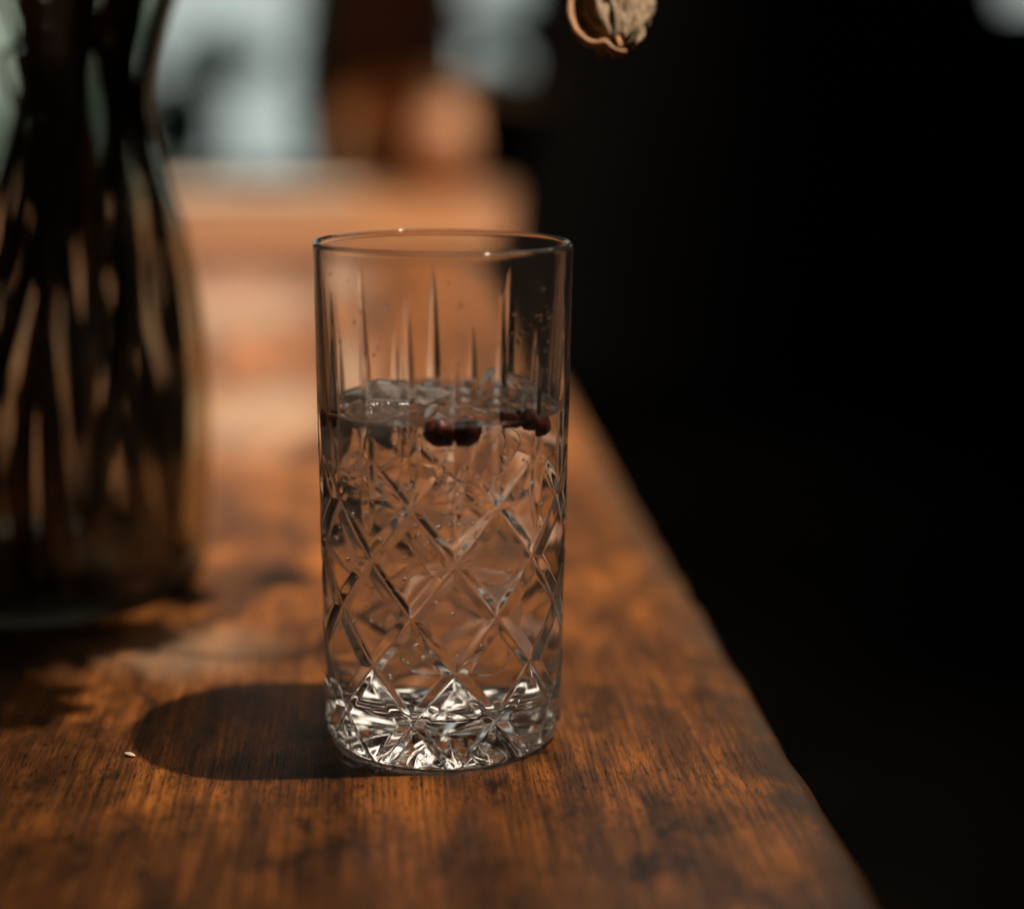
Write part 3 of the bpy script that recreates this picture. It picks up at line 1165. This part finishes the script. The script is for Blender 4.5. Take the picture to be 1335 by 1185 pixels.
# ---------------------------------------------------------------- stems and dried blooms
def stem_obj(path, rad, mat, label, leafy=True, head=None, group='dried stems in the vase', name='dried_flower', seed=0):
    base = path[0]
    root = empty(name, base)
    tag(root, label, 'flower', group)
    pts = [p - base for p in catmull(path, 10)]
    V, F = tube(pts, lambda t: rad * (1 - 0.35 * t), 9, wob=0.12)
    mesh_obj('stem', V, F, mat, root, True)
    rs = random.Random(seed)
    if leafy:
        for k in range(3):
            t = rs.uniform(0.42, 0.9)
            i = int(t * (len(pts) - 2))
            p = pts[i]; d = (pts[i + 1] - pts[i]).normalized()
            sd = Vector((rs.gauss(0, 1), rs.gauss(0, 1), 0.0))
            sd = (sd - d * sd.dot(d)).normalized()
            if p.z < 0.31:
                continue
            sd.z = abs(sd.z) + 0.3
            L_ = rs.uniform(0.03, 0.055) * (0.8 if p.z < .25 else 1.2); wv = rs.uniform(0.004, 0.007)
            Vv, Ff = [], []
            side = d.cross(sd).normalized()
            nn = 7
            for a in range(nn):
                u = a / (nn - 1)
                c = p + sd * L_ * u + d * L_ * (0.5 * u - 0.6 * u * u)
                w_ = wv * math.sin(math.pi * min(1, 0.08 + 0.92 * u)) + 0.0003
                Vv += [c - side * w_, c + Vector((0, 0, -0.0015)), c + side * w_]
            for a in range(nn - 1):
                b = a * 3
                Ff += [(b, b + 1, b + 4, b + 3), (b + 1, b + 2, b + 5, b + 4)]
            lf = mesh_obj('leaf', Vv, Ff, M_dleaf, root, True)
            lf.modifiers.new('solid', 'SOLIDIFY').thickness = 0.0004
    if head:
        c = pts[-1]
        Vv, Ff = [], []
        for k in range(90):
            d = Vector((rs.gauss(0, 1), rs.gauss(0, 1), rs.gauss(0, 1))).normalized()
            s_ = d.orthogonal().normalized()
            r1 = head * rs.uniform(0.7, 1.1)
            b = len(Vv)
            w_ = head * 0.22
            Vv += [c + d * head * 0.1, c + d * r1 * .6 + s_ * w_, c + d * r1, c + d * r1 * .6 - s_ * w_]
            Ff.append((b, b + 1, b + 2, b + 3))
        mesh_obj('flower_head', Vv, Ff, M_petal, root, False)
    return root


SLAB = 'dark brown dried flower stem standing in the waisted glass vase'
NS = 30
rs = random.Random(21)
for k in range(NS):
    a0 = 2 * math.pi * k / NS + rs.uniform(-.2, .2)
    r0_ = 0.057 * math.sqrt(rs.uniform(0.05, 1.0))
    tw = R(rs.uniform(-60, 75))
    wr = rs.uniform(0.003, 0.026)
    a1 = a0 + tw * 0.55
    a2 = a0 + tw
    rq = rs.uniform(0.015, 0.040)
    zt = rs.uniform(0.36, 0.50)
    rt_ = rs.uniform(0.10, 0.17)
    P = [VC + Vector((r0_ * math.cos(a0), r0_ * math.sin(a0), 0.0098)),
         VC + Vector((r0_ * .86 * math.cos(a0 + tw * .12), r0_ * .86 * math.sin(a0 + tw * .12), 0.075)),
         VC + Vector((0.017 + wr * math.cos(a1), wr * math.sin(a1), 0.17)),
         VC + Vector((0.017 + wr * .9 * math.cos(a2), wr * .9 * math.sin(a2), 0.20)),
         VC + Vector((0.016 + rq * math.cos(a2), rq * math.sin(a2), 0.245)),
         VC + Vector((rt_ * math.cos(a2), rt_ * math.sin(a2), zt))]
    if k % 5 == 0:      # stems pressed against the wall of the vase
        tw = R(rs.uniform(-45, 45))
        def pw(z, q_, inset):
            rr = vr(z) - inset
            return VC + Vector((rr * math.cos(a0 + tw * q_), rr * math.sin(a0 + tw * q_), z))
        P = [pw(0.0098, 0, 0.010), pw(0.065, .2, 0.0075), pw(0.115, .45, 0.006), pw(0.15, .7, 0.006), pw(0.185, 1, 0.006), pw(0.245, 1.1, 0.010),
             VC + Vector((rt_ * math.cos(a0 + tw * 1.1), rt_ * math.sin(a0 + tw * 1.1), zt))]
    stem_obj(P, rs.choice((0.0015, 0.0019, 0.0024, 0.0034)), M_stem_red if k % 5 == 2 else M_stem, 'russet dried flower stem standing among darker ones in the waisted glass vase' if k % 5 == 2 else SLAB, True, rs.uniform(0.018, 0.028), seed=k)

for k in range(7):     # a dense bunch against the right side of the neck
    a0 = R(-70 + 22 * k + rs.uniform(-6, 6))
    tw = R(rs.uniform(-25, 25))
    ins = rs.uniform(0.005, 0.011)
    rt_ = rs.uniform(0.10, 0.17)
    P = [pw(0.0098, 0, 0.008 + ins), pw(0.06, .2, 0.004 + 2 * ins * rs.uniform(.5, 2.0)), pw(0.11, .45, ins + rs.uniform(0, .01)), pw(0.15, .7, ins), pw(0.185, 1, ins * 0.9), pw(0.215, 1.05, ins * .9),
         pw(0.25, 1.1, ins), VC + Vector((rt_ * math.cos(a0 + tw * 1.2), rt_ * math.sin(a0 + tw * 1.2), rs.uniform(.36, .46)))]
    stem_obj(P, rs.uniform(0.0018, 0.0030), M_stem, SLAB, True, rs.uniform(0.018, 0.026), seed=300 + k)

# a bloom bending forwards out of the vase above the picture; only its shadow falls in view
for k, (spx, spy, hz, hr) in enumerate([(40, 922, 0.320, 0.027), (95, 846, 0.330, 0.030), (180, 835, 0.345, 0.026), (10, 852, 0.31, 0.030),
                                        (262, 788, 0.36, 0.015), (380, 764, 0.37, 0.015), (-25, 900, 0.33, 0.030)]):
    hp = at_z(spx, spy) + ldir * (hz / ldir.z)
    hx, hy = hp.x, hp.y
    a = R(-60 + 22 * k)
    P = [VC + Vector((0.045 * math.cos(a), 0.045 * math.sin(a), 0.0098)), VC + Vector((0.022 * math.cos(a), 0.022 * math.sin(a), 0.18)),
         VC + Vector((0.045 * math.cos(a), 0.045 * math.sin(a), 0.27)), (VC + Vector((hx, hy, 0))) / 2 + Vector((0, 0, hz + 0.03)), Vector((hx, hy, hz))]
    stem_obj(P, 0.002, M_stem, SLAB, False, hr, seed=77 + k)

# the drooping wilted bloom that hangs into the top of the picture
FY = 0.535
fc = at_y(797, 8, FY)
P = [VC + Vector((0.035, -0.01, 0.0098)), VC + Vector((0.010, 0.0, 0.18)), VC + Vector((0.055, -0.02, 0.29)),
     Vector((-0.05, 0.57, 0.345)), Vector((0.015, 0.53, 0.315)), fc + Vector((0.002, 0.0, 0.022))]
fr = stem_obj(P, 0.0017, M_stem, 'wilted tan dried bloom drooping into the top of the picture', False, None,
              group='dried stems in the vase', name='drooping_dried_bloom', seed=5)
base = P[0]


def petal(px_axis_top, px_axis_bot, rad, th0, th1, seed, mat, name='petal', taper=1.0):
    A = px_axis_top; B = px_axis_bot
    ax = (B - A)
    L_ = ax.length
    ax.normalize()
    s1 = Vector((1, 0, 0)); s1 = (s1 - ax * s1.dot(ax)).normalized()
    s2 = ax.cross(s1)
    nu, nv = 34, 30
    V, F = [], []
    for i in range(nv + 1):
        v = i / nv
        rr = rad * (math.sin(math.pi * (0.10 + 0.83 * v)) ** 0.75) * taper
        for k in range(nu + 1):
            u = k / nu
            th = th0 + (th1 - th0) * u
            edge = 1 - 0.04 * abs(2 * u - 1) ** 3
            p = A + ax * L_ * v * edge + (s1 * math.cos(th) + s2 * math.sin(th)) * rr
            q = Vector((th * 2.2, v * 3.0, seed))
            crump = 0.24 * noise.noise(q * 1.3) + 0.17 * noise.noise(q * 3.1) + 0.08 * noise.noise(q * 7)
            fold = 0.07 * math.sin(th * 5 + seed) * v
            p += (s1 * math.cos(th) + s2 * math.sin(th)) * rad * (crump + fold)
            p += ax * L_ * 0.05 * noise.noise(Vector((th * 2.5, seed, 0))) * v
            V.append(p - base)
    for i in range(nv):
        for k in range(nu):
            b = i * (nu + 1) + k
            F.append((b, b + 1, b + nu + 2, b + nu + 1))
    o = mesh_obj(name, V, F, mat, fr, True)
    m = o.modifiers.new('solid', 'SOLIDIFY'); m.thickness = 0.0007
    return o


A = at_y(795, -75, FY + 0.024); B = at_y(806, 60, FY - 0.014)
for k, (t0, t1, rd) in enumerate([(-150, -20, .0122), (-60, 70, .0128), (40, 170, .0115), (-200, -110, .0108), (-120, 20, .0100)]):
    petal(A, B + Vector((0.0008 * (k - 2), 0, -0.0006 * (k % 3) + .0005)), rd, R(t0), R(t1), 3.7 * k + 1, M_petal)
# curled bract strip under it
pts = [(744, -8, -.004), (744, 18, -.010), (750, 38, -.015), (762, 53, -.018), (776, 58, -.019), (788, 56, -.019), (797, 64, -.020), (808, 69, -.020), (815, 68, -.019)]
path = [at_y(x, y, FY + d) - base for x, y, d in pts]
V, F = tube(catmull(path, 6), lambda t: 0.0011 + 0.0008 * math.sin(math.pi * t), 10, flat=0.7, wob=0.25)
mesh_obj('curled_bract', V, F, M_bract, fr, True)
path = [at_y(x, y, FY + d) - base for x, y, d in [(806, 50, -.018), (808, 60, -.020), (802, 72, -.020), (798, 76, -.019)]]
V, F = tube(catmull(path, 6), lambda t: 0.0012 * (1 - 0.4 * t), 8, flat=0.6, wob=0.2)
mesh_obj('curled_bract', V, F, M_bract, fr, True)

# ---------------------------------------------------------------- crumb on the table
c = at_z(170, 986)
V, F = [], []
for i in range(7):
    a = math.pi * i / 6
    for k in range(8):
        q_ = 2 * math.pi * k / 8
        v = Vector((math.sin(a) * math.cos(q_) * 0.0021, math.sin(a) * math.sin(q_) * 0.0008, math.cos(a) * 0.0006))
        V.append(v * (1 + 0.3 * noise.noise(v * 900)))
for i in range(6):
    for k in range(8):
        F.append((i * 8 + k, (i + 1) * 8 + k, (i + 1) * 8 + (k + 1) % 8, i * 8 + (k + 1) % 8))
cb = mesh_obj('crumb', V, F, M_crumb, None, True)
cb.location = c + Vector((0, 0, 0.0006))
cb.rotation_euler = (0, 0, R(-25))
tag(cb, 'tiny pale crumb lying left of the shadow of the tumbler', 'crumb')
